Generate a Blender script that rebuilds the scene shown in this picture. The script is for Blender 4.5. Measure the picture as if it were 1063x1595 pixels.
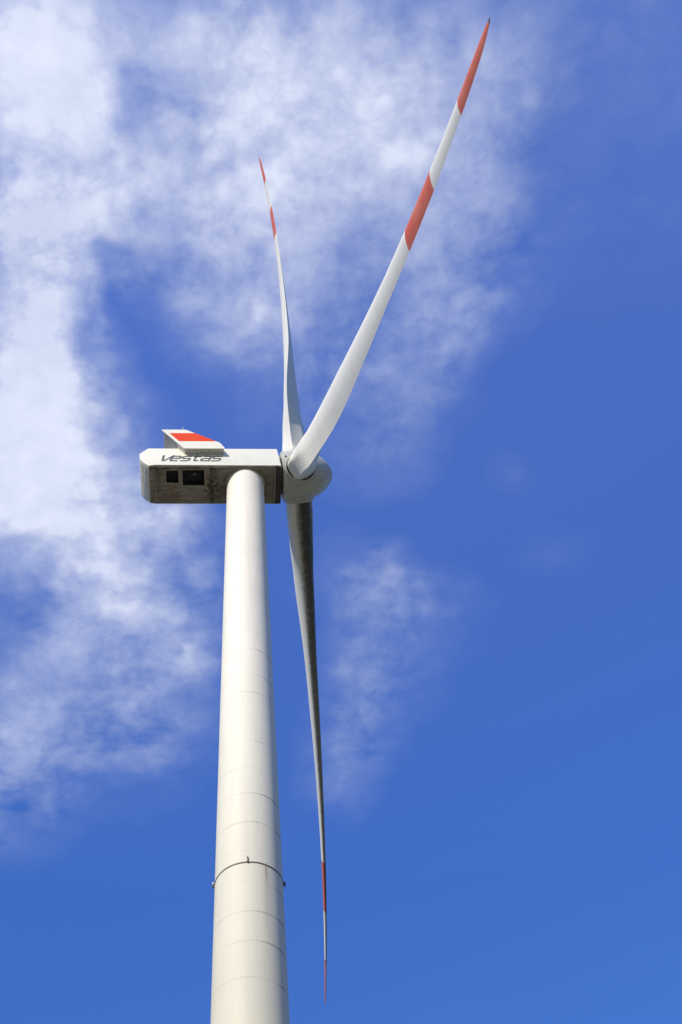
import bpy, bmesh, math, random
from mathutils import Vector, Matrix, noise

R = math.radians
scene = bpy.context.scene
for o in list(bpy.data.objects):
    bpy.data.objects.remove(o)
COL = scene.collection

# ------------------------------------------------------------------ camera
cam_data = bpy.data.cameras.new('camera')
cam = bpy.data.objects.new('camera', cam_data)
COL.objects.link(cam)
cam_data.sensor_fit = 'HORIZONTAL'
cam_data.sensor_width = 36.0
cam_data.lens = 1797.87 / 1063.0 * 36.0
cam_data.shift_x = 55.92 / 1063.0
cam_data.clip_start = 0.1
cam_data.clip_end = 20000.0
pitch, roll = R(60.267), R(-5.697)
F_ = Vector((0, math.cos(pitch), math.sin(pitch)))
U_ = Vector((0, -math.sin(pitch), math.cos(pitch)))
R_ = Vector((1, 0, 0))
R2 = math.cos(roll) * R_ + math.sin(roll) * U_
U2 = -math.sin(roll) * R_ + math.cos(roll) * U_
cam.matrix_world = Matrix(((R2.x, U2.x, -F_.x, 0), (R2.y, U2.y, -F_.y, 0), (R2.z, U2.z, -F_.z, 1.87), (0, 0, 0, 1)))
scene.camera = cam
scene.render.resolution_x = 682
scene.render.resolution_y = 1024

# ------------------------------------------------------------------ sun and sky
PSI = R(6.6565)                      # heading of the nacelle axis
A_ = Vector((math.cos(PSI), math.sin(PSI), 0))
S_ = Vector((math.sin(PSI), -math.cos(PSI), 0))
to_sun = (S_ * 0.70 - A_ * 0.50 + Vector((0, 0, 0.56))).normalized()
sun_elev = math.asin(to_sun.z)
sun_az = math.atan2(to_sun.x, to_sun.y)          # clockwise from +Y
sl = bpy.data.lights.new('sun', 'SUN')
sl.energy = 4.7
sl.angle = R(0.5)
sl.color = (1.0, 0.92, 0.74)
so = bpy.data.objects.new('sun', sl)
COL.objects.link(so)
so.rotation_euler = (-to_sun).to_track_quat('-Z', 'Y').to_euler()
so.location = (-60, -60, 120)

scene.view_settings.view_transform = 'Standard'
scene.view_settings.look = 'None'
scene.view_settings.exposure = 0.0
scene.view_settings.gamma = 1.0

SKY_STRENGTH = 0.10
# colour gain by sine of elevation; unseen low sky dimmed to cut fill light
SKY_TINT = [(0.0, (.44, .58, .80)), (1.0, (2.15, 2.05, 2.9)), (0.30, (.56, .82, 1.3)), (0.665, (.74, 1.25, 2.36)), (0.927, (1.38, 1.72, 3.0))]
CLOUD_BRIGHT = (8.0, 8.5, 10.2)
BLOBS = [(-0.1851, 0.1114, 2.901, 0.0882, 0.0752, 0.78), (-0.1233, 0.1123, 3.026, 0.0618, 0.0522, 0.5), (-0.1993, 0.2062, 2.259, 0.0931, 0.0827, 0.8),
         (-0.2235, 0.2697, 2.125, 0.0811, 0.0699, 0.65), (-0.1414, 0.1855, 1.789, 0.0623, 0.0369, 0.2), (-0.1507, 0.149, 2.704, 0.0427, 0.0388, 0.2),
         (-0.0353, 0.1958, 1.716, 0.0988, 0.0696, 0.95), (-0.0359, 0.1156, -3.073, 0.0668, 0.043, 0.35), (0.0196, 0.1304, -3.051, 0.1038, 0.0678, 0.46),
         (0.1131, 0.1391, -3.02, 0.0944, 0.0583, 0.34), (0.1211, 0.2004, -2.618, 0.0932, 0.087, 0.32), (0.0505, 0.204, -2.959, 0.0865, 0.0782, 0.42),
         (0.0022, 0.2531, -3.043, 0.0774, 0.0659, 0.36), (0.0792, 0.2663, -2.361, 0.0908, 0.0873, 0.34), (0.1402, 0.2836, 1.526, 0.1017, 0.0731, 0.28),
         (0.1675, 0.3386, 1.518, 0.0954, 0.0635, 0.24), (0.1136, 0.3817, 1.488, 0.0871, 0.0706, 0.28), (0.08, 0.4553, 1.567, 0.0931, 0.0671, 0.22),
         (0.1421, 0.4227, 1.488, 0.0711, 0.054, 0.12), (-0.163, 0.2758, 2.809, 0.0734, 0.0667, 0.42), (-0.2198, 0.3345, 1.837, 0.106, 0.0678, 0.9),
         (-0.2664, 0.4308, 1.851, 0.1164, 0.0737, 0.92), (-0.2029, 0.3986, 1.833, 0.0835, 0.0584, 0.4), (-0.2202, 0.4904, 2.408, 0.0896, 0.083, 0.5),
         (-0.1714, 0.4412, 1.789, 0.0532, 0.0359, 0.2), (-0.0939, 0.3236, 2.09, 0.0417, 0.0395, 0.32), (-0.0336, 0.3239, -3.125, 0.0686, 0.0648, 0.4),
         (0.0082, 0.3706, 1.644, 0.0861, 0.0644, 0.3), (-0.063, 0.3755, 1.838, 0.0559, 0.0526, 0.22), (-0.0947, 0.2326, 3.017, 0.0657, 0.0592, 0.4),
         (-0.0334, 0.4298, 1.677, 0.0651, 0.0541, 0.14), (-0.0957, 0.2769, -3.079, 0.0502, 0.0339, 0.2), (-0.2728, 0.5343, -3.142, 0.1064, 0.0791, 0.65),
         (-0.1945, 0.558, -3.079, 0.0949, 0.0661, 0.45), (-0.1283, 0.5657, -3.108, 0.0509, 0.0442, 0.34), (-0.2047, 0.6176, 2.854, 0.0655, 0.0612, 0.55),
         (-0.2178, 0.6556, 3.028, 0.053, 0.0476, 0.35), (-0.1795, 0.7096, -3.034, 0.0877, 0.05, 0.45), (-0.1404, 0.7228, 1.735, 0.0505, 0.0408, 0.4),
         (-0.2514, 0.6924, 3.137, 0.0603, 0.0493, 0.2), (-0.3079, 0.7713, 3.0, 0.1388, 0.1221, 0.24), (-0.3652, 0.875, 1.88, 0.1253, 0.0921, 0.24),
         (-0.2558, 0.8325, 3.13, 0.1275, 0.1102, 0.18), (-0.1802, 0.8055, 3.028, 0.0844, 0.0807, 0.16), (-0.1261, 0.6191, 1.733, 0.0695, 0.0521, 0.22),
         (-0.2575, 0.6191, -3.124, 0.0714, 0.0542, 0.14), (-0.1577, 0.6548, -3.05, 0.0792, 0.0557, 0.2), (0.0716, 0.6702, 1.525, 0.0561, 0.0434, 0.34),
         (0.0816, 0.7417, 1.53, 0.0935, 0.0688, 0.15), (0.0435, 0.7979, 1.608, 0.1064, 0.0564, 0.17), (0.0168, 0.8772, 1.622, 0.1037, 0.0508, 0.18),
         (0.1409, 0.7153, 1.403, 0.0502, 0.0406, 0.09), (0.0237, 0.6368, 1.597, 0.0545, 0.0396, 0.08), (0.2088, 0.5637, -2.72, 0.0296, 0.0249, 0.05),
         (0.2557, 0.6484, -2.835, 0.0408, 0.0306, 0.03), (0.1861, 0.186, 1.426, 0.0874, 0.0693, 0.14), (0.2022, 0.2898, 1.499, 0.0967, 0.062, 0.1),
         (0.2968, 0.1464, -2.986, 0.1493, 0.0822, 0.1), (0.2633, 0.2514, -2.84, 0.1588, 0.1229, 0.05)]


class Nodes:
    """small helper around a node tree"""
    def __init__(self, tree):
        self.t = tree
        self.n = tree.nodes
        self.l = tree.links

    def new(self, kind, **kw):
        nd = self.n.new(kind)
        for k, v in kw.items():
            setattr(nd, k, v)
        return nd

    def link(self, a, b):
        self.l.new(a, b)

    def put(self, sock, v):
        if hasattr(v, 'is_output'):
            self.l.new(v, sock)
        else:
            sock.default_value = v

    def math(self, op, a, b=0.0, c=0.0, clamp=False):
        nd = self.new('ShaderNodeMath', operation=op, use_clamp=clamp)
        for i, v in enumerate((a, b, c)):
            self.put(nd.inputs[i], v)
        return nd.outputs[0]

    def vmath(self, op, a, b=(0, 0, 0)):
        nd = self.new('ShaderNodeVectorMath', operation=op)
        self.put(nd.inputs[0], a)
        self.put(nd.inputs[1], b)
        return nd.outputs[0]

    def noise(self, vec, scale, detail=5.0, rough=0.5, dist=0.0, out=0, lac=2.0):
        nd = self.new('ShaderNodeTexNoise')
        nd.inputs['Scale'].default_value = scale
        nd.inputs['Detail'].default_value = detail
        nd.inputs['Roughness'].default_value = rough
        nd.inputs['Lacunarity'].default_value = lac
        nd.inputs['Distortion'].default_value = dist
        if vec is not None:
            self.l.new(vec, nd.inputs['Vector'])
        return nd.outputs[out]

    def smooth(self, v, lo, hi, a=0.0, b=1.0):
        nd = self.new('ShaderNodeMapRange', interpolation_type='SMOOTHSTEP')
        self.put(nd.inputs[0], v)
        for i, q in enumerate((lo, hi, a, b)):
            nd.inputs[i + 1].default_value = q
        return nd.outputs[0]

    def mix(self, f, a, b, mode='MIX'):
        nd = self.new('ShaderNodeMix', data_type='RGBA', blend_type=mode)
        self.put(nd.inputs[0], f)
        self.put(nd.inputs[6], a)
        self.put(nd.inputs[7], b)
        return nd.outputs[2]


world = bpy.data.worlds.new('World')
scene.world = world
world.use_nodes = True
W = Nodes(world.node_tree)
W.n.clear()
sky = W.new('ShaderNodeTexSky', sky_type='NISHITA')
sky.sun_disc = False
sky.sun_elevation = sun_elev
sky.sun_rotation = sun_az
sky.altitude = 300.0
sky.air_density = 1.0
sky.dust_density = 0.1
sky.ozone_density = 2.6
tc = W.new('ShaderNodeTexCoord')
sep = W.new('ShaderNodeSeparateXYZ')
W.link(tc.outputs['Generated'], sep.inputs[0])
dx, dy, dz = sep.outputs
dzc = W.math('MAXIMUM', dz, 0.04)
comb = W.new('ShaderNodeCombineXYZ')
W.link(W.math('DIVIDE', dx, dzc), comb.inputs[0])
W.link(W.math('DIVIDE', dy, dzc), comb.inputs[1])
layer = comb.outputs[0]               # position on the flat cloud layer, in units of its height
# domain warp makes the banks ragged
wn = W.noise(layer, 7.0, 4.0, 0.55, out=1)
warp = W.vmath('SCALE', W.vmath('SUBTRACT', wn, (0.5, 0.5, 0.5)))
warp.node.inputs[3].default_value = 0.105
wl = W.vmath('ADD', layer, warp)
total = None
for bx, by, ang, sx, sy, s in BLOBS:
    mp = W.new('ShaderNodeMapping', vector_type='TEXTURE')
    mp.inputs['Location'].default_value = (bx, by, 0)
    mp.inputs['Rotation'].default_value = (0, 0, ang)
    mp.inputs['Scale'].default_value = (sx * 1.25, sy * 1.25, 1)
    W.link(wl, mp.inputs['Vector'])
    gr = W.new('ShaderNodeTexGradient', gradient_type='SPHERICAL')
    W.link(mp.outputs[0], gr.inputs[0])
    if total is None:
        total = W.math('MULTIPLY', gr.outputs['Fac'], s)
    else:
        total = W.math('MULTIPLY_ADD', gr.outputs['Fac'], s, total)
# patchy cloud elsewhere in the sky (behind and beside the photograph's view)
els = W.smooth(W.noise(layer, 1.1, 6.0, 0.55), 0.52, 0.75, 0.0, 0.45)
from_view = W.new('ShaderNodeVectorMath', operation='DISTANCE')
W.link(layer, from_view.inputs[0])
from_view.inputs[1].default_value = (0.05, 0.55, 0)
els = W.math('MULTIPLY', els, W.smooth(from_view.outputs[1 if len(from_view.outputs) > 1 else 0], 0.75, 1.3))
total = W.math('ADD', total, els)
def puffs(vec):
    lo = W.noise(vec, 5.0, 10.0, 0.58, 0.0)
    hi = W.noise(vec, 26.0, 8.0, 0.64, 0.0)
    soft = W.math('ADD', W.math('MULTIPLY', W.math('SUBTRACT', lo, 0.5), 2.1), W.math('MULTIPLY', W.math('SUBTRACT', hi, 0.5), 0.85))
    # billows: rounded lumps with creases between them
    b1 = W.math('ABSOLUTE', W.math('SUBTRACT', W.noise(vec, 13.0, 2.0, 0.45), 0.5))
    b2 = W.math('ABSOLUTE', W.math('SUBTRACT', W.noise(vec, 33.0, 3.0, 0.5), 0.5))
    bil = W.math('ADD', W.math('MULTIPLY', W.math('SUBTRACT', b1, 0.075), 1.2), W.math('MULTIPLY', W.math('SUBTRACT', b2, 0.07), 0.7))
    return W.math('ADD', soft, bil)


# the lumps themselves follow a much gentler warp
gw = W.vmath('SCALE', W.vmath('SUBTRACT', wn, (0.5, 0.5, 0.5)))
gw.node.inputs[3].default_value = 0.03
gl = W.vmath('ADD', layer, gw)
tex = puffs(gl)
# long torn fibres drawn out by the wind
fm = W.new('ShaderNodeMapping')
fm.inputs['Rotation'].default_value = (0, 0, R(38))
fm.inputs['Scale'].default_value = (1.0, 2.2, 1.0)
W.link(gl, fm.inputs['Vector'])
fib = W.math('SUBTRACT', W.noise(fm.outputs[0], 11.0, 9.0, 0.62, 0.0), 0.5)
tex = W.math('ADD', tex, W.math('MULTIPLY', fib, 0.6))
amp = W.smooth(total, 0.0, 0.25, 0.0, 1.0)
dens = W.math('ADD', W.math('MULTIPLY', total, W.math('ADD', 1.0, W.math('MULTIPLY', tex, 0.8))),
              W.math('MULTIPLY', tex, W.math('MULTIPLY', amp, 0.34)))
opac = W.math('MULTIPLY', W.math('MULTIPLY', dens, 0.97, clamp=True), 0.97)
# light and shade inside the bank: compare the puffs with those a little nearer the sun
sh = W.vmath('ADD', gl, (to_sun.x * 0.02, to_sun.y * 0.02, 0.0))
relief = W.math('SUBTRACT', tex, puffs(sh))
# sky colour: a touch deeper and more violet than the plain model, dimmed low down to cut fill
tr = W.new('ShaderNodeValToRGB')
els_ = tr.color_ramp.elements
for i, (p, c) in enumerate(SKY_TINT):
    e = els_[i] if i < 2 else els_.new(p)
    e.position = p
    e.color = tuple(v / 3.0 for v in c) + (1,)
W.link(dz, tr.inputs[0])
tsc = W.vmath('SCALE', tr.outputs[0])
tsc.node.inputs[3].default_value = 3.0
tint = W.vmath('MULTIPLY', sky.outputs[0], tsc)
cb = W.noise(wl, 5.0, 4.0, 0.5)
thick = W.smooth(total, 0.25, 1.0)
ccf = W.math('ADD', W.math('ADD', W.math('MULTIPLY', W.smooth(cb, 0.32, 0.68), 0.5), W.math('MULTIPLY', thick, 0.35)), W.math('MULTIPLY', relief, 0.6), clamp=True)
ccol = W.mix(ccf, (CLOUD_BRIGHT[0] * .66, CLOUD_BRIGHT[1] * .70, CLOUD_BRIGHT[2] * .80, 1), CLOUD_BRIGHT + (1,))
final = W.mix(opac, tint, ccol)
bg = W.new('ShaderNodeBackground')
W.link(final, bg.inputs['Color'])
bg.inputs['Strength'].default_value = SKY_STRENGTH
wo = W.new('ShaderNodeOutputWorld')
W.link(bg.outputs[0], wo.inputs['Surface'])


# ------------------------------------------------------------------ materials
def material(name):
    m = bpy.data.materials.new(name)
    m.use_nodes = True
    N = Nodes(m.node_tree)
    N.n.clear()
    out = N.new('ShaderNodeOutputMaterial')
    b = N.new('ShaderNodeBsdfPrincipled')
    N.link(b.outputs[0], out.inputs[0])
    return m, N, b


def obj_coord(N):
    return N.new('ShaderNodeTexCoord').outputs['Object']


def bump(N, b, h, strength=0.1, distance=0.02):
    bp = N.new('ShaderNodeBump')
    bp.inputs['Strength'].default_value = strength
    bp.inputs['Distance'].default_value = distance
    N.link(h, bp.inputs['Height'])
    N.link(bp.outputs[0], b.inputs['Normal'])


def plain(name, col, rough=0.5, metal=0.0, var=0.12, scale=3.0):
    m, N, b = material(name)
    oc = obj_coord(N)
    f = N.smooth(N.noise(oc, scale, 6, 0.6), 0.3, 0.7)
    N.put(b.inputs['Base Color'], N.mix(f, tuple(c * (1 - var) for c in col) + (1,), tuple(min(1, c * (1 + var * .5)) for c in col) + (1,)))
    b.inputs['Roughness'].default_value = rough
    b.inputs['Metallic'].default_value = metal
    return m


def attr(N, name):
    a = N.new('ShaderNodeAttribute')
    a.attribute_name = name
    return a.outputs['Fac']


SEAMS = [35.08, 37.01, 38.67, 40.42, 42.36, 44.29, 46.34, 48.27, 50.4, 52.65, 54.67, 56.31, 58.86, 60.68,
         63.1, 65.6, 68.3, 70.9, 73.6, 76.2, 78.9]
FLANGE = 41.61
TOP = 82.74


def mat_tower():
    m, N, b = material('tower_paint')
    oc = obj_coord(N)
    sp = N.new('ShaderNodeSeparateXYZ')
    N.link(oc, sp.inputs[0])
    x, y, z = sp.outputs
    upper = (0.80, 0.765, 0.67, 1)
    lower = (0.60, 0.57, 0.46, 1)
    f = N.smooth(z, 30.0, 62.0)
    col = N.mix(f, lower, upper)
    # streaky weathering running down the shell
    mp = N.new('ShaderNodeMapping')
    mp.inputs['Scale'].default_value = (1.6, 1.6, 0.10)
    N.link(oc, mp.inputs[0])
    st = N.smooth(N.noise(mp.outputs[0], 2.2, 8, 0.62), 0.42, 0.78)
    col = N.mix(N.math('MULTIPLY', st, 0.16), col, (0.42, 0.39, 0.32, 1))
    cl = N.smooth(N.noise(oc, 0.45, 6, 0.6), 0.35, 0.75)
    col = N.mix(N.math('MULTIPLY', cl, 0.10), col, (0.45, 0.43, 0.36, 1))
    # grime caught at the circumferential weld seams, groove shade painted on the unlit side
    side = N.smooth(N.math('ADD', N.math('MULTIPLY', x, 0.93), N.math('MULTIPLY', y, -0.2)), 0.35, 1.35)
    lines = None
    for i, s in enumerate(SEAMS):
        d = N.math('ABSOLUTE', N.math('SUBTRACT', z, s))
        k = N.smooth(d, 0.02, 0.055, (1.0, .65, .9, .5, .4)[i % 5] if s < 62 else .25, 0.0)
        lines = k if lines is None else N.math('ADD', lines, k)
    gn = N.smooth(N.noise(oc, 0.8, 3, 0.5), 0.42, 0.60)
    gn2 = N.smooth(N.noise(oc, 0.55, 2, 0.5), 0.44, 0.60)
    lm = N.math('MULTIPLY', lines, N.math('ADD', N.math('ADD', 0.07, N.math('MULTIPLY', gn, 0.16)), N.math('MULTIPLY', N.math('MULTIPLY', side, gn2), 0.9)), clamp=True)
    col = N.mix(lm, col, (0.10, 0.09, 0.075, 1))
    # rust weep under the flange: a narrow stain on the camera side
    ang = N.math('ARCTAN2', x, N.math('MULTIPLY', y, -1.0))
    wz = N.math('ADD', ang, N.math('MULTIPLY', N.math('SUBTRACT', z, FLANGE), 0.02))
    w1 = N.smooth(N.math('ABSOLUTE', N.math('SUBTRACT', wz, 0.50)), 0.008, 0.032, 1, 0)
    w2 = N.math('MULTIPLY', N.smooth(z, FLANGE - 1.25, FLANGE - 0.5), N.smooth(z, FLANGE - 0.05, FLANGE - 0.02, 1, 0))
    col = N.mix(N.math('MULTIPLY', N.math('MULTIPLY', w1, w2), 0.75), col, (0.20, 0.15, 0.10, 1))
    w3 = N.math('MULTIPLY', N.smooth(N.math('ABSOLUTE', N.math('SUBTRACT', ang, 0.53)), 0.03, 0.16, 1, 0),
                N.math('MULTIPLY', N.smooth(z, FLANGE - 6.5, FLANGE - 0.4), N.smooth(z, FLANGE - 0.1, FLANGE, 1, 0)))
    col = N.mix(N.math('MULTIPLY', w3, 0.32), col, (0.36, 0.32, 0.25, 1))
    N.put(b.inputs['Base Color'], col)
    b.inputs['Roughness'].default_value = 0.6
    b.inputs['Specular IOR Level'].default_value = 0.3
    bump(N, b, N.noise(oc, 1.3, 5, 0.6), 0.10, 0.03)
    return m


def mat_blade():
    m, N, b = material('blade_paint')
    oc = obj_coord(N)
    span = attr(N, 'span')
    B = 4.505 / 45.0
    jn = N.math('MULTIPLY', N.math('SUBTRACT', N.noise(oc, 2.0, 4, 0.5), 0.5), 0.0012)
    s = N.math('ADD', span, jn)

    def step(v):
        return N.smooth(s, v - 0.0004, v + 0.0004)
    red = N.math('ADD', step(1 - B), N.math('SUBTRACT', step(1 - 3 * B), step(1 - 2 * B)), clamp=True)
    white = (0.84, 0.82, 0.74, 1)
    redc = (0.68, 0.125, 0.045, 1)
    faded = (0.71, 0.19, 0.095, 1)
    rv = N.mix(N.smooth(N.noise(oc, 0.8, 5, 0.6), 0.35, 0.7), redc, faded)
    col = N.mix(red, white, rv)
    tipm = N.smooth(span, 0.9955, 0.9965)
    col = N.mix(tipm, col, (0.12, 0.12, 0.13, 1))
    # grey film of dirt, stronger near the root
    mp = N.new('ShaderNodeMapping')
    mp.inputs['Scale'].default_value = (1, 1, 1)
    N.link(oc, mp.inputs[0])
    d = N.smooth(N.noise(mp.outputs[0], 1.1, 8, 0.65), 0.45, 0.8)
    root = N.smooth(span, 0.02, 0.25, 0.26, 0.08)
    col = N.mix(N.math('MULTIPLY', d, root), col, (0.30, 0.29, 0.27, 1))
    # underside shade painted along the leading edge, grey protection tape over the last stretch
    le = attr(N, 'lead')
    ragged = N.math('MULTIPLY', N.math('SUBTRACT', N.noise(oc, 2.2, 6, 0.65), 0.5), 0.28)
    lg = N.smooth(N.math('ADD', le, ragged), 0.0, 0.36, 1, 0)
    lk = N.smooth(span, 0.05, 0.60, 0.95, 0.75)
    col = N.mix(N.math('MULTIPLY', lg, lk), col, (0.022, 0.025, 0.026, 1))
    tape = N.math('MULTIPLY', N.smooth(le, 0.20, 0.22, 1, 0), N.smooth(span, 0.903, 0.904))
    col = N.mix(N.math('MULTIPLY', tape, .8), col, (0.42, 0.42, 0.44, 1))
    # long faint streaks running outwards along the shell
    mp3 = N.new('ShaderNodeMapping')
    mp3.inputs['Scale'].default_value = (1, 1, 1)
    cmb = N.new('ShaderNodeCombineXYZ')
    N.link(N.math('MULTIPLY', span, 14.0), cmb.inputs[0])
    N.link(N.math('MULTIPLY', le, 9.0), cmb.inputs[1])
    stz = N.smooth(N.noise(cmb.outputs[0], 1.6, 8, 0.65), 0.5, 0.75)
    col = N.mix(N.math('MULTIPLY', stz, 0.16), col, (0.33, 0.31, 0.27, 1))
    N.put(b.inputs['Base Color'], col)
    b.inputs['Roughness'].default_value = 0.5
    b.inputs['Specular IOR Level'].default_value = 0.3
    bump(N, b, N.noise(oc, 0.9, 4, 0.55), 0.06, 0.03)
    return m


def mat_nacelle():
    m, N, b = material('nacelle_paint')
    oc = obj_coord(N)
    sp = N.new('ShaderNodeSeparateXYZ')
    N.link(oc, sp.inputs[0])
    x, y, z = sp.outputs
    col = (0.79, 0.77, 0.68, 1)
    n1 = N.smooth(N.noise(oc, 0.9, 7, 0.62), 0.4, 0.75)
    col = N.mix(N.math('MULTIPLY', n1, 0.10), col, (0.45, 0.42, 0.35, 1))
    # vertical runs below the upper edge
    mp = N.new('ShaderNodeMapping')
    mp.inputs['Scale'].default_value = (1.5, 1.5, 0.12)
    N.link(oc, mp.inputs[0])
    st = N.smooth(N.noise(mp.outputs[0], 3.0, 6, 0.6), 0.52, 0.75)
    col = N.mix(N.math('MULTIPLY', st, 0.16), col, (0.38, 0.35, 0.29, 1))
    # oil and dust on the underside, darkened further to paint in its shade
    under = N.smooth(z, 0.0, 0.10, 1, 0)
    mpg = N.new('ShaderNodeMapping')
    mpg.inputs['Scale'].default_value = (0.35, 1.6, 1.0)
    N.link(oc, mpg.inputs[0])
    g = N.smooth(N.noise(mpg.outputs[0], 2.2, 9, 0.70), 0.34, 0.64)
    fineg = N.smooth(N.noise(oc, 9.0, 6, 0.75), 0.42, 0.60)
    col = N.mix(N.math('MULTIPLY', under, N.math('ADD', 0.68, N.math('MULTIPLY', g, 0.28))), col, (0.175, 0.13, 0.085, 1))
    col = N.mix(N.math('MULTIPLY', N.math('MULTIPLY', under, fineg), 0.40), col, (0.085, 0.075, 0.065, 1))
    # heavy spatter ahead of the larger opening and a dark line of dirt by the sill
    dv = N.new('ShaderNodeVectorMath', operation='DISTANCE')
    mp2 = N.new('ShaderNodeMapping')
    mp2.inputs['Scale'].default_value = (1.0, 0.45, 1)
    N.link(oc, mp2.inputs[0])
    N.link(mp2.outputs[0], dv.inputs[0])
    dv.inputs[1].default_value = (-2.55, 0.15, 0)
    spot = N.smooth(dv.outputs['Value'], 0.2, 1.0, 1, 0)
    spn = N.smooth(N.noise(oc, 3.2, 7, 0.7), 0.42, 0.56)
    col = N.mix(N.math('MULTIPLY', N.math('MULTIPLY', spot, spn), under), col, (0.02, 0.018, 0.016, 1))
    frt = N.math('MULTIPLY', N.smooth(x, 2.30, 2.36), N.smooth(z, 0.0, 0.12, 1, 0))  # deep shade below the front end, painted near black
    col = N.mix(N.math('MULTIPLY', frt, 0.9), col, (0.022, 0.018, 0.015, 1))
    ln = N.smooth(N.math('ABSOLUTE', N.math('ADD', y, N.math('ADD', 1.46, N.math('MULTIPLY', N.math('SUBTRACT', N.noise(oc, 2.0, 4, .6), .5), .35)))), 0.02, 0.10, 1, 0)
    lb = N.smooth(N.noise(oc, 1.6, 5, 0.6), 0.44, 0.56)
    ln = N.math('MULTIPLY', N.math('MULTIPLY', ln, lb), N.math('MULTIPLY', under, N.smooth(x, -2.6, -1.6, 1, 0)))
    col = N.mix(N.math('MULTIPLY', ln, .85), col, (0.035, 0.025, 0.018, 1))
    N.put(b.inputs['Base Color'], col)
    b.inputs['Roughness'].default_value = 0.5
    bump(N, b, N.noise(oc, 2.5, 6, 0.6), 0.12, 0.03)
    return m


def mat_spinner():
    m, N, b = material('spinner_paint')
    oc = obj_coord(N)
    n1 = N.smooth(N.noise(oc, 1.3, 8, 0.66), 0.38, 0.72)
    col = N.mix(N.math('MULTIPLY', n1, 0.35), (0.56, 0.57, 0.53, 1), (0.20, 0.21, 0.19, 1))
    n2 = N.smooth(N.noise(oc, 9.0, 6, 0.7), 0.42, 0.66)
    col = N.mix(N.math('MULTIPLY', n2, 0.34), col, (0.12, 0.13, 0.12, 1))
    N.put(b.inputs['Base Color'], col)
    b.inputs['Roughness'].default_value = 0.45
    bump(N, b, N.noise(oc, 2.5, 6, 0.6), 0.12, 0.03)
    return m


def mat_panel():
    m, N, b = material('cooler_panel_paint')
    oc = obj_coord(N)
    sp = N.new('ShaderNodeSeparateXYZ')
    N.link(oc, sp.inputs[0])
    x, y, z = sp.outputs
    # z measured from the underside of the nacelle
    zr = N.math('MULTIPLY', N.smooth(z, 3.26, 3.27), N.smooth(z, 4.77, 4.78, 1, 0))
    edge = N.math('ADD', x, N.math('MULTIPLY', z, 0.579))
    xr = N.smooth(edge, -6.8 + 5.4 * .579 + .22, -6.8 + 5.4 * .579 + .23)
    n1 = N.smooth(N.noise(oc, 1.2, 7, 0.62), 0.4, 0.75)
    wh = N.mix(N.math('MULTIPLY', n1, 0.14), (0.79, 0.77, 0.68, 1), (0.5, 0.47, 0.40, 1))
    rd = N.mix(n1, (0.76, 0.055, 0.006, 1), (0.72, 0.075, 0.016, 1))
    N.put(b.inputs['Base Color'], N.mix(N.math('MULTIPLY', zr, xr), wh, rd))
    b.inputs['Roughness'].default_value = 0.55
    b.inputs['Specular IOR Level'].default_value = 0.15
    return m


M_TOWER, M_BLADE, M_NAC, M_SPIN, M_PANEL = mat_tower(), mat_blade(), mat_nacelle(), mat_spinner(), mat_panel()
M_GREY = plain('grey_paint', (0.42, 0.41, 0.38), 0.5)
M_SKIRT = plain('skirt_paint', (0.55, 0.54, 0.50), 0.5)
M_HOIST = plain('hoist_paint', (0.14, 0.13, 0.12), 0.6)
M_DARK = plain('dark_rubber', (0.03, 0.028, 0.026), 0.7)
M_BLACK = plain('opening_lining', (0.020, 0.020, 0.021), 0.8)
M_REAR = plain('rear_panel_paint', (0.70, 0.65, 0.54), 0.5)
M_STEEL = plain('galvanised_steel', (0.50, 0.50, 0.50), 0.4, 0.8)
M_RING = plain('flange_sealant', (0.16, 0.135, 0.11), 0.7)
M_LETTER = plain('letter_vinyl', (0.10, 0.10, 0.10), 0.5)
M_LAMP = plain('lamp_housing', (0.10, 0.09, 0.085), 0.4)
M_LENS = plain('lamp_lens', (0.62, 0.60, 0.58), 0.2)


# ------------------------------------------------------------------ mesh helpers
def link(name, bm, mat, parent=None, smooth=True, angle=35):
    me = bpy.data.meshes.new(name)
    bmesh.ops.recalc_face_normals(bm, faces=bm.faces)
    bm.to_mesh(me)
    bm.free()
    me.materials.append(mat)
    if smooth:
        me.shade_smooth()
        me.set_sharp_from_angle(angle=R(angle))
    o = bpy.data.objects.new(name, me)
    COL.objects.link(o)
    if parent:
        o.parent = parent
    return o


def frame(z, x=None):
    z = Vector(z).normalized()
    x = Vector(x) if x is not None else (Vector((0, 0, 1)) if abs(z.z) < .9 else Vector((1, 0, 0)))
    x = (x - z * x.dot(z)).normalized()
    return x, z.cross(x), z


def lathe(bm, prof, seg=64, o=(0, 0, 0), axis=(0, 0, 1), caps=True):
    """prof: list of (distance along axis, radius)"""
    o = Vector(o)
    X, Y, Z = frame(axis)
    rings = []
    for h, r in prof:
        if r < 1e-5:
            rings.append([bm.verts.new(o + Z * h)])
        else:
            rings.append([bm.verts.new(o + Z * h + (X * math.cos(t) + Y * math.sin(t)) * r)
                          for t in (2 * math.pi * i / seg for i in range(seg))])
    for a, b in zip(rings, rings[1:]):
        for i in range(seg):
            j = (i + 1) % seg
            if len(a) == 1 and len(b) == 1:
                continue
            if len(a) == 1:
                bm.faces.new((a[0], b[i], b[j]))
            elif len(b) == 1:
                bm.faces.new((a[i], a[j], b[0]))
            else:
                bm.faces.new((a[i], a[j], b[j], b[i]))
    if caps:
        for r in (rings[0], rings[-1]):
            if len(r) > 1:
                bm.faces.new(r)
    return rings


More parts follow.
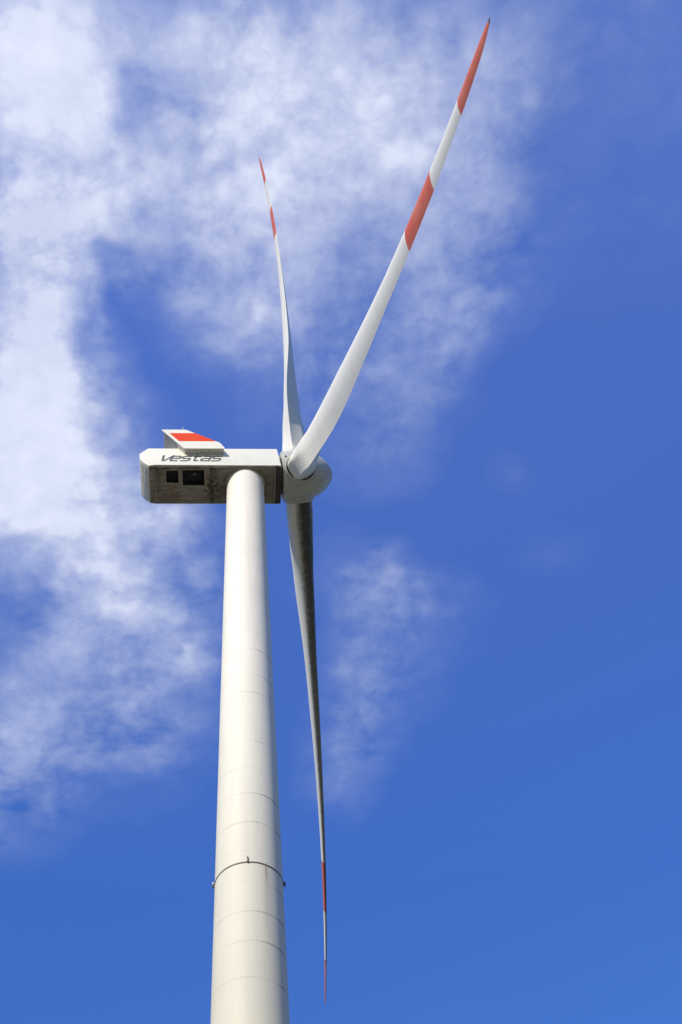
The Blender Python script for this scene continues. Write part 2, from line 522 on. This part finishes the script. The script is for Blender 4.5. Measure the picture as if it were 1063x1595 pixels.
def box(bm, c, s, rot=None):
    c = Vector(c)
    vs = []
    for i in (-1, 1):
        for j in (-1, 1):
            for k in (-1, 1):
                v = Vector((i * s[0] / 2, j * s[1] / 2, k * s[2] / 2))
                if rot:
                    v = rot @ v
                vs.append(bm.verts.new(c + v))
    for f in ((0, 1, 3, 2), (4, 6, 7, 5), (0, 4, 5, 1), (2, 3, 7, 6), (0, 2, 6, 4), (1, 5, 7, 3)):
        bm.faces.new([vs[q] for q in f])
    return vs


def prism(bm, poly, y0, y1):
    """poly in the x-z plane, extruded from y0 to y1"""
    a = [bm.verts.new((p[0], y0, p[1])) for p in poly]
    b = [bm.verts.new((p[0], y1, p[1])) for p in poly]
    bm.faces.new(a)
    bm.faces.new(b[::-1])
    n = len(poly)
    for i in range(n):
        bm.faces.new((a[i], b[i], b[(i + 1) % n], a[(i + 1) % n]))


def bevel_all(bm, off, seg=3):
    bmesh.ops.recalc_face_normals(bm, faces=bm.faces)
    ed = [e for e in bm.edges if len(e.link_faces) == 2 and e.calc_face_angle() > R(12)]
    bmesh.ops.bevel(bm, geom=ed, offset=off, segments=seg, profile=0.5, affect='EDGES')


# ------------------------------------------------------------------ ground
def ground():
    m, N, b = material('meadow')
    oc = obj_coord(N)
    n1 = N.smooth(N.noise(oc, 0.02, 8, 0.6), 0.35, 0.65)
    n2 = N.smooth(N.noise(oc, 1.2, 8, 0.7), 0.3, 0.7)
    col = N.mix(n1, (0.085, 0.085, 0.035, 1), (0.16, 0.130, 0.072, 1))
    col = N.mix(N.math('MULTIPLY', n2, 0.5), col, (0.035, 0.055, 0.018, 1))
    N.put(b.inputs['Base Color'], col)
    # unseen crushed-stone pad, added to bounce warm light onto the tower
    dd = N.new('ShaderNodeVectorMath', operation='DISTANCE')
    N.link(oc, dd.inputs[0])
    dd.inputs[1].default_value = (-4, 38, 0)
    pad = N.smooth(N.math('ADD', dd.outputs['Value'], N.math('MULTIPLY', N.noise(oc, .4, 4, .6), 6)), 44, 47, 1, 0)
    col = N.mix(pad, col, N.mix(n2, (0.46, 0.39, 0.29, 1), (0.36, 0.30, 0.21, 1)))
    N.put(b.inputs['Base Color'], col)
    b.inputs['Roughness'].default_value = 0.95
    bump(N, b, n2, 0.6, 0.1)
    bm = bmesh.new()
    rings = [0, 4, 10, 25, 60, 150, 400, 1200, 4000, 9000]
    prev = None
    for r in rings:
        cur = [bm.verts.new((0, 0, 0))] if r == 0 else [
            bm.verts.new((r * math.cos(t), r * math.sin(t), noise.noise((r * math.cos(t) * .01, r * math.sin(t) * .01, 0)) * min(2.5, r * .012) if r > 60 else 0))
            for t in (2 * math.pi * i / 48 for i in range(48))]
        if prev:
            for i in range(48):
                j = (i + 1) % 48
                bm.faces.new((prev[0], cur[i], cur[j]) if len(prev) == 1 else (prev[i], cur[i], cur[j], prev[j]))
        prev = cur
    o = link('ground', bm, m)
    o['kind'] = 'structure'


ground()

# ------------------------------------------------------------------ the turbine
BX, BY = -4.1045 * 1.1, 39.2784 * 1.1
root = bpy.data.objects.new('wind_turbine', None)
COL.objects.link(root)
root.location = (BX, BY, 0)
root.rotation_euler = (0, 0, PSI)       # local X runs along the nacelle towards the rotor, local -Y faces the camera
root['label'] = 'white three-bladed wind turbine on a tall tapered tubular tower, its blade tips banded in red'
root['category'] = 'wind turbine'


# ---- tower
def tower_r(z):
    return (3.3839 + (2.6443 - 3.3839) * z / TOP) * 1.1 / 2


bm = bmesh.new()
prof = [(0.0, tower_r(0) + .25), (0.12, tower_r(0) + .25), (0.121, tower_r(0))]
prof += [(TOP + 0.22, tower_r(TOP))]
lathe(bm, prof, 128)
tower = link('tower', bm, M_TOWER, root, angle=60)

fr = tower_r(FLANGE)
bm = bmesh.new()
lathe(bm, [(FLANGE - .04, fr - .02), (FLANGE - .04, fr + .02), (FLANGE - .012, fr + .030), (FLANGE + .012, fr + .030),
           (FLANGE + .034, fr + .02), (FLANGE + .034, fr - .02)], 128)
link('flange_ring', bm, M_RING, tower)


def flange_lamp(ang, out=0.10, tall=0.18):
    """small obstruction light on a bracket at the flange; ang measured from the camera side"""
    d = Vector((math.sin(ang), -math.cos(ang), 0))
    t = Vector((math.cos(ang), math.sin(ang), 0))
    rot = Matrix((t, d, Vector((0, 0, 1)))).transposed()
    bm = bmesh.new()
    box(bm, d * (fr + out / 2) + Vector((0, 0, FLANGE)), (0.07, out, 0.09), rot)
    box(bm, d * (fr + out) + Vector((0, 0, FLANGE - .02)), (0.10, 0.05, 0.13), rot)
    lathe(bm, [(0, .04), (.02, .05), (.08, .05), (.10, .04)], 16, d * (fr + out * .8) + Vector((0, 0, FLANGE + .05)))
    o = link('bracket', bm, M_LAMP, tower)
    bm = bmesh.new()
    lathe(bm, [(0, .045), (tall * .35, .05), (tall * .5, .035), (tall * .56, 0)], 16, d * (fr + out * .8) + Vector((0, 0, FLANGE + .152)))
    link('lamp_lens', bm, M_LENS, tower)


cam_l = root.matrix_basis.inverted() @ Vector((0, 0, 1.87))
a0 = math.atan2(cam_l.x, -cam_l.y)
sil = math.acos(fr / math.hypot(cam_l.x, cam_l.y))
flange_lamp(a0 - sil)
flange_lamp(a0 + sil)
# a short cable outlet standing on the flange at the front
bm = bmesh.new()
ang = a0 - 0.03
d = Vector((math.sin(ang), -math.cos(ang), 0))
lathe(bm, [(0, .022), (.20, .022), (.201, .036), (.26, .036), (.27, .02)], 16, d * (fr + .06) + Vector((0, 0, FLANGE + .03)))
box(bm, d * (fr + .05) + Vector((0, 0, FLANGE)), (.07, .09, .05), Matrix.Rotation(ang, 3, 'Z'))
link('cable_outlet', bm, M_LAMP, tower)

# ---- nacelle (its own origin at the middle of its underside)
NW = 1.723


def nac_obj(name, bm, mat, parent, **k):
    return link(name, bm, mat, parent, **k)


bm = bmesh.new()
prism(bm, [(-7.53, 0), (-7.99, .54), (-8.36, 1.20), (-8.46, 2.12), (-7.84, 3.09), (2.60, 3.09), (2.86, 0)], -NW, NW)
bevel_all(bm, 0.12, 4)
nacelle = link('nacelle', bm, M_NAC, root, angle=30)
nacelle.location = (0, 0, TOP)


def cutter(fn):
    bm = bmesh.new()
    fn(bm)
    bmesh.ops.recalc_face_normals(bm, faces=bm.faces)
    me = bpy.data.meshes.new('cut')
    bm.to_mesh(me)
    bm.free()
    o = bpy.data.objects.new('cut', me)
    COL.objects.link(o)
    o.location = (BX, BY, TOP)
    o.rotation_euler = (0, 0, PSI)
    return o


OPEN1 = (-6.24, -5.26, -1.30, -0.18)
OPEN2 = (-4.97, -3.22, -1.36, 0.04)
cuts = [cutter(lambda b: box(b, ((OPEN1[0] + OPEN1[1]) / 2, (OPEN1[2] + OPEN1[3]) / 2, 0), (OPEN1[1] - OPEN1[0], OPEN1[3] - OPEN1[2], 1.2))),
        cutter(lambda b: box(b, ((OPEN2[0] + OPEN2[1]) / 2, (OPEN2[2] + OPEN2[3]) / 2, 0), (OPEN2[1] - OPEN2[0], OPEN2[3] - OPEN2[2], 1.6))),
        cutter(lambda b: lathe(b, [(-.3, 1.60), (.30, 1.60)], 96)),
        cutter(lambda b: box(b, (2.36, 0, 0), (0.10, 3.3, .12))),
        cutter(lambda b: box(b, (-3.0, -1.50, 0), (9.0, .05, .10))),
        cutter(lambda b: box(b, (-3.0, 1.50, 0), (9.0, .05, .10))),
        cutter(lambda b: box(b, (-2.86, 0, 0), (0.045, 2.9, .06))),
        cutter(lambda b: box(b, (-7.0, 0, 0), (0.045, 2.9, .06)))]
for c in cuts:
    md = nacelle.modifiers.new('b', 'BOOLEAN')
    md.operation = 'DIFFERENCE'
    md.solver = 'EXACT'
    md.object = c
bpy.context.view_layer.update()
dg = bpy.context.evaluated_depsgraph_get()
ev = nacelle.evaluated_get(dg)
me2 = bpy.data.meshes.new_from_object(ev)
me2.name = 'nacelle'
nacelle.modifiers.clear()
nacelle.data = me2
if len(me2.materials) == 0:
    me2.materials.append(M_NAC)
for c in cuts:
    bpy.data.objects.remove(c)
print('nacelle faces', len(me2.polygons))


def opening(ext, depth, stuff):
    x0, x1, y0, y1 = ext
    bm = bmesh.new()
    g = 0.003
    # lining: five thin walls inside the cut
    box(bm, ((x0 + x1) / 2, (y0 + y1) / 2, depth - .02), (x1 - x0 - 2 * g, y1 - y0 - 2 * g, .02))
    for xx in (x0 + g + .01, x1 - g - .01):
        box(bm, (xx, (y0 + y1) / 2, depth / 2 + .004), (.02, y1 - y0 - 2 * g, depth - .05))
    for yy in (y0 + g + .01, y1 - g - .01):
        box(bm, ((x0 + x1) / 2, yy, depth / 2 + .004), (x1 - x0 - 2 * g - .05, .02, depth - .05))
    o = link('vent_opening', bm, M_BLACK, nacelle, smooth=False)
    bm = bmesh.new()
    w = .045
    for xx in (x0 - w / 2, x1 + w / 2):
        box(bm, (xx, (y0 + y1) / 2, -.008), (w, y1 - y0 + 2 * w, .024))
    for yy in (y0 - w / 2, y1 + w / 2):
        box(bm, ((x0 + x1) / 2, yy, -.008), (x1 - x0 - .002, w, .022))
    link('vent_frame', bm, M_GREY, nacelle, smooth=False)
    return o


opening(OPEN1, .55, 0)
opening(OPEN2, .75, 1)
# bars across the smaller opening and the hoist hook in the larger one
bm = bmesh.new()
for i in range(4):
    box(bm, (OPEN1[0] + .2 + i * .19, (OPEN1[2] + OPEN1[3]) / 2, .2), (.035, OPEN1[3] - OPEN1[2] - .03, .06))
link('grille', bm, M_DARK, nacelle, smooth=False)
bm = bmesh.new()
lathe(bm, [(0, .12), (.03, .15), (.18, .15), (.22, .10)], 24, (-4.05, -.72, .50))
box(bm, (-4.05, -.72, .44), (.5, .06, .05))
box(bm, (-4.05, -.72, .60), (.12, .12, .2))
link('hoist', bm, M_HOIST, nacelle)

# side sill strips, rear and front trims
bm = bmesh.new()
for s in (-1, 1):
    box(bm, (-2.3, s * (NW + .012), .14), (9.9, .03, .12))
link('sill_strip', bm, M_NAC, nacelle, smooth=False)
for (pa, pb) in (((-7.53, 0), (-7.99, .54)), ((-7.99, .54), (-8.36, 1.20))):
    d = Vector((pb[0] - pa[0], 0, pb[1] - pa[1]))
    n_ = Vector((-d.z, 0, d.x)).normalized()
    rot = Matrix((d.normalized(), Vector((0, 1, 0)), d.normalized().cross(Vector((0, 1, 0))))).transposed()
    bm = bmesh.new()
    for yy, wd in ((-1.02, .86), (0, 1.06), (1.02, .86)):
        box(bm, Vector((pa[0], yy, pa[1])) + d * .5 + n_ * .006, (d.length * .62, wd, .022), rot)
    o = link('rear_panel', bm, M_REAR, nacelle, smooth=False)
bm = bmesh.new()
lathe(bm, [(0, 1.45), (.55, 1.45)], 64, (2.55, 0, 1.45), (1, 0, math.tan(R(3.99))))
link('shaft_cover', bm, M_DARK, nacelle)

# ---- lettering on the side facing the camera
LET = {
    'V': ([[(0.00, 1.16), (0.32, 0.06), (0.52, 0.06), (1.15, 1.16)]], 1.05),
    'e': ([[(.12, .52), (.96, .52), (.96, .82), (.80, .96), (.24, .96), (.06, .80), (.06, .22), (.24, .04), (.92, .04)]], 1.17),
    's': ([[(.98, .96), (.24, .96), (.08, .84), (.08, .64), (.24, .52), (.80, .52), (.95, .40), (.95, .18), (.80, .04), (.04, .04)]], 1.17),
    't': ([[(.34, 1.16), (.34, .20), (.48, .04), (.86, .04)], [(.04, .90), (.27, .90)], [(.41, .90), (.92, .90)]], 1.02),
    'a': ([[(.14, .96), (.80, .96), (.96, .82), (.96, .04), (.24, .04), (.07, .16), (.07, .38), (.24, .52), (.87, .52)]], 1.17),
}


def ribbon(bm, pts, w, y0, y1, tr):
    n = len(pts)
    P2 = [Vector(p) for p in pts]
    L, Rr = [], []
    for i in range(n):
        if i == 0:
            d = (P2[1] - P2[0]).normalized(); nn = Vector((-d.y, d.x)); k = 1
        elif i == n - 1:
            d = (P2[-1] - P2[-2]).normalized(); nn = Vector((-d.y, d.x)); k = 1
        else:
            d1 = (P2[i] - P2[i - 1]).normalized(); d2 = (P2[i + 1] - P2[i]).normalized()
            n1 = Vector((-d1.y, d1.x)); n2 = Vector((-d2.y, d2.x))
            nn = (n1 + n2).normalized(); k = min(1.6, 1 / max(.3, nn.dot(n1)))
        L.append(P2[i] + nn * w / 2 * k)
        Rr.append(P2[i] - nn * w / 2 * k)
    for i in range(n - 1):
        q = [tr(L[i]), tr(L[i + 1]), tr(Rr[i + 1]), tr(Rr[i])]
        a = [bm.verts.new((p[0], y0, p[1])) for p in q]
        b = [bm.verts.new((p[0], y1, p[1])) for p in q]
        bm.faces.new(a)
        bm.faces.new(b[::-1])
        for j in range(4):
            bm.faces.new((a[j], b[j], b[(j + 1) % 4], a[(j + 1) % 4]))


TX0, TX1, TZ0, TH = -6.78, -1.72, 0.82, 0.84
adv = 0
for ch in 'Vestas':
    adv += LET[ch][1]
sx = (TX1 - TX0 - .25 * TH) / (adv + .0)
for side in (-1, 1):
    bm = bmesh.new()
    cur = 0.0
    for ch in 'Vestas':
        strokes, a_ = LET[ch]
        for st in strokes:
            def tr(p, cur=cur):
                xx = TX0 + (cur + p.x) * sx + p.y * .30 * TH
                return ((xx if side < 0 else -8.5 - xx + 0.0), TZ0 + p.y * TH)
            ribbon(bm, st, .25, side * (NW - .003), side * (NW + .006), tr)
        cur += a_
    link('lettering', bm, M_LETTER, nacelle, smooth=False)

# ---- raked cooler on the roof, wider than the nacelle
CW = 2.20
bm = bmesh.new()
core = [(-6.70, 5.34), (-5.33, 3.06), (-2.25, 3.06), (-2.10, 3.10), (-4.95, 5.34)]
prism(bm, core, -CW, CW)
cooler = link('cooler', bm, M_SKIRT, nacelle, smooth=False)
for s in (-1, 1):
    ya, yb = s * (NW + .004), s * 2.26
    pan = [(-6.80, 5.42), (-6.86, 5.36), (-4.90, 2.02), (-4.80, 1.97), (-1.72, 1.99), (-1.64, 2.06), (-2.02, 2.96), (-2.12, 3.10), (-4.86, 5.40), (-4.95, 5.42)]
    bm = bmesh.new()
    prism(bm, pan, s * 2.203, yb)
    link('side_panel', bm, M_PANEL, nacelle, smooth=False)
    bm = bmesh.new()
    prism(bm, [(-5.45, 3.05), (-4.84, 2.03), (-1.72, 2.05), (-2.12, 3.05)], ya, s * 2.199)
    link('panel_skirt', bm, M_SKIRT, nacelle, smooth=False)
# radiator slats on the raked rear face
bm = bmesh.new()
rk = Vector((-6.70 + 5.33, 0, 5.34 - 3.06)).normalized()
nr = Vector((-rk.z, 0, rk.x))
rot = Matrix((rk, Vector((0, 1, 0)), rk.cross(Vector((0, 1, 0))))).transposed()
for i in range(14):
    c = Vector((-5.36, 0, 3.13)) + rk * (.12 + i * .178) + nr * .012
    box(bm, c, (.07, 4.1, .03), rot)
link('radiator_slats', bm, M_GREY, nacelle, smooth=False)
bm = bmesh.new()
lathe(bm, [(0, .07), (.05, .07), (.06, .05), (1.15, .045), (1.16, .02), (1.30, .012)], 12, (-5.15, -1.95, 5.34))
link('sensor_mast', bm, M_STEEL, nacelle)

# ---- rotor
tilt = R(3.9904)
A2 = Vector((math.cos(tilt), 0, math.sin(tilt)))
Z2 = Vector((-math.sin(tilt), 0, math.cos(tilt)))
S2 = Vector((0, -1, 0))
HUB = Vector((0, 0, 76.4691 * 1.1)) + A2 * (3.785 * 1.1)
cone = R(4.0388)

bm = bmesh.new()
prof = [(-1.24, 1.30), (-1.24, 1.90), (-1.20, 1.965), (-1.10, 1.98), (-0.6, 2.0), (0.2, 2.0), (.7, 1.965), (1.1, 1.89), (1.45, 1.77), (1.75, 1.61),
        (2.05, 1.41), (2.3, 1.19), (2.52, .94), (2.70, .68), (2.83, .42), (2.90, .2), (2.92, 0)]
lathe(bm, prof, 96, HUB, A2)
spinner = link('spinner', bm, M_SPIN, root, angle=40)
spinner_pts = prof

AZ = [R(a + 72.3796) for a in (60, -60, 180)]
L = 49.5
KS = [.035, .09, .19, .35, .6, .85, .97, 1.0]
CH = [1.9932, 2.2728, 3.2188, 2.7913, 1.641, 1.0149, .5928, .34]
TH_ = [.9877, .6562, .3493, .2645, .2238, .1772, .1771, .18]
TW = [16.1104, 18.6582, 14.9123, 4.424, 3.2606, .2035, -.8715, -.87]
BEND_A = [1.2501, -.3766, .5379]
BEND_G = [1.3203, -2.4962, -.735]
BEND_C = -1.8791


def pchip(xs, ys, x):
    if x <= xs[0]:
        return ys[0]
    n = len(xs)
    h = [xs[i + 1] - xs[i] for i in range(n - 1)]
    dl = [(ys[i + 1] - ys[i]) / h[i] for i in range(n - 1)]
    m = [0.0] * n
    m[0], m[-1] = 0.0, dl[-1]
    for i in range(1, n - 1):
        if dl[i - 1] * dl[i] > 0:
            w1, w2 = 2 * h[i] + h[i - 1], h[i] + 2 * h[i - 1]
            m[i] = (w1 + w2) / (w1 / dl[i - 1] + w2 / dl[i])
    for i in range(n - 1):
        if x <= xs[i + 1]:
            t = (x - xs[i]) / h[i]
            return ((2 * t**3 - 3 * t**2 + 1) * ys[i] + (t**3 - 2 * t**2 + t) * h[i] * m[i]
                    + (-2 * t**3 + 3 * t**2) * ys[i + 1] + (t**3 - t**2) * h[i] * m[i + 1])
    return ys[-1]


def section(c, t, g=0.0):
    n = 26
    xs = [(1 - math.cos(math.pi * i / (n - 1))) / 2 for i in range(n)]
    w = min(1, max(0, (t - .4) / .6))
    pa = .5 * w + (1 - w) * .3
    up, dn = [], []
    for x in xs:
        yt = 5 * (.2969 * math.sqrt(x) - .126 * x - .3516 * x * x + .2843 * x**3 - .1036 * x**4)
        h = w * math.sqrt(max(0, x * (1 - x))) + (1 - w) * yt * t
        if x > .5 and g > 0:
            hm = w * .5 + (1 - w) * .44 * t
            h = min(h, h * (1 - g) + g * hm * (1 - x) / .5 * (1 + .35 * (1 - x)))
        h = max(h, .003)
        cm = (1 - w) * .03 * 4 * x * (1 - x)
        up.append(((pa - x) * c, (h + cm) * c))
        dn.append(((pa - x) * c, (-h + cm) * c))
    return up + dn[::-1][:-1] if False else up + dn[::-1]


def blade(k):
    an = AZ[k]
    r = Z2 * math.cos(an) + S2 * math.sin(an)
    v = r.cross(A2)
    bm = bmesh.new()
    lay = bm.verts.layers.float.new('span')
    lay2 = bm.verts.layers.float.new('lead')
    prev = None
    qs = [.027 + (.09 - .027) * i / 8 for i in range(9)] + [.09 + (.97 - .09) * i / 76 for i in range(1, 77)] + [.975, .98, .985, .99, .994, .997, .999, 1.0]
    for q in qs:
        c = pchip(KS, CH, q) * 1.1
        if q > .97:
            c *= math.sqrt(max(0.02, 1 - ((q - .97) / .0302)**2)) * .8 + .2
        t = pchip(KS, TH_, q)
        w = R(pchip(KS, TW, q))
        g = min(1, max(0, (q - .03) / .025)) * min(1, max(0, (.5 - q) / .25))
        ctr = HUB + (r * math.cos(cone) + A2 * math.sin(cone)) * (q * L) + A2 * ((BEND_A[k] * q * q * 1.5 + BEND_C * q**3) * 1.1) + v * (BEND_G[k] * q * q * 1.5 * 1.1)
        LE = v * math.cos(w) + A2 * math.sin(w)
        Nn = -(A2 * math.cos(w) - v * math.sin(w))
        wb = min(1, max(0, (t - .4) / .6))
        pa_ = .5 * wb + (1 - wb) * .3
        ring = []
        for i_, (X, Y) in enumerate(section(c, t, g)):
            vt = bm.verts.new(ctr + LE * X + Nn * Y)
            vt[lay] = q
            vt[lay2] = max(0.0, min(1.0, (pa_ - X / c) * (2.6 if i_ < 26 else 1.0)))
            ring.append(vt)
        if prev:
            n = len(ring)
            for i in range(n):
                bm.faces.new((prev[i], prev[(i + 1) % n], ring[(i + 1) % n], ring[i]))
        else:
            bm.faces.new(ring)
        prev = ring
    bm.faces.new(prev)
    o = link('blade', bm, M_BLADE, root, angle=38)
    # collar where the blade leaves the spinner, with its dark seal
    rc = r * math.cos(cone) + A2 * math.sin(cone)
    bm = bmesh.new()
    lathe(bm, [(1.30, 1.27), (2.00, 1.25), (2.05, 1.235), (2.07, 1.20), (2.07, 1.15), (1.30, 1.15)], 72, HUB, rc, caps=False)
    link('blade_collar', bm, M_SPIN, spinner)
    bm = bmesh.new()
    lathe(bm, [(1.5, 1.149), (1.97, 1.149), (1.97, 1.02), (1.5, 1.02)], 64, HUB, rc)
    link('blade_seal', bm, M_DARK, spinner)
    return o


for k in range(3):
    blade(k)

# drain hole plug on the rear rim of the spinner
bm = bmesh.new()
rr = (Z2 * math.cos(R(100)) + S2 * math.sin(R(100)))
lathe(bm, [(0, .09), (.03, .09), (.04, .06)], 20, HUB - A2 * .98 + rr * 1.985, rr)
link('drain_plug', bm, M_DARK, spinner)
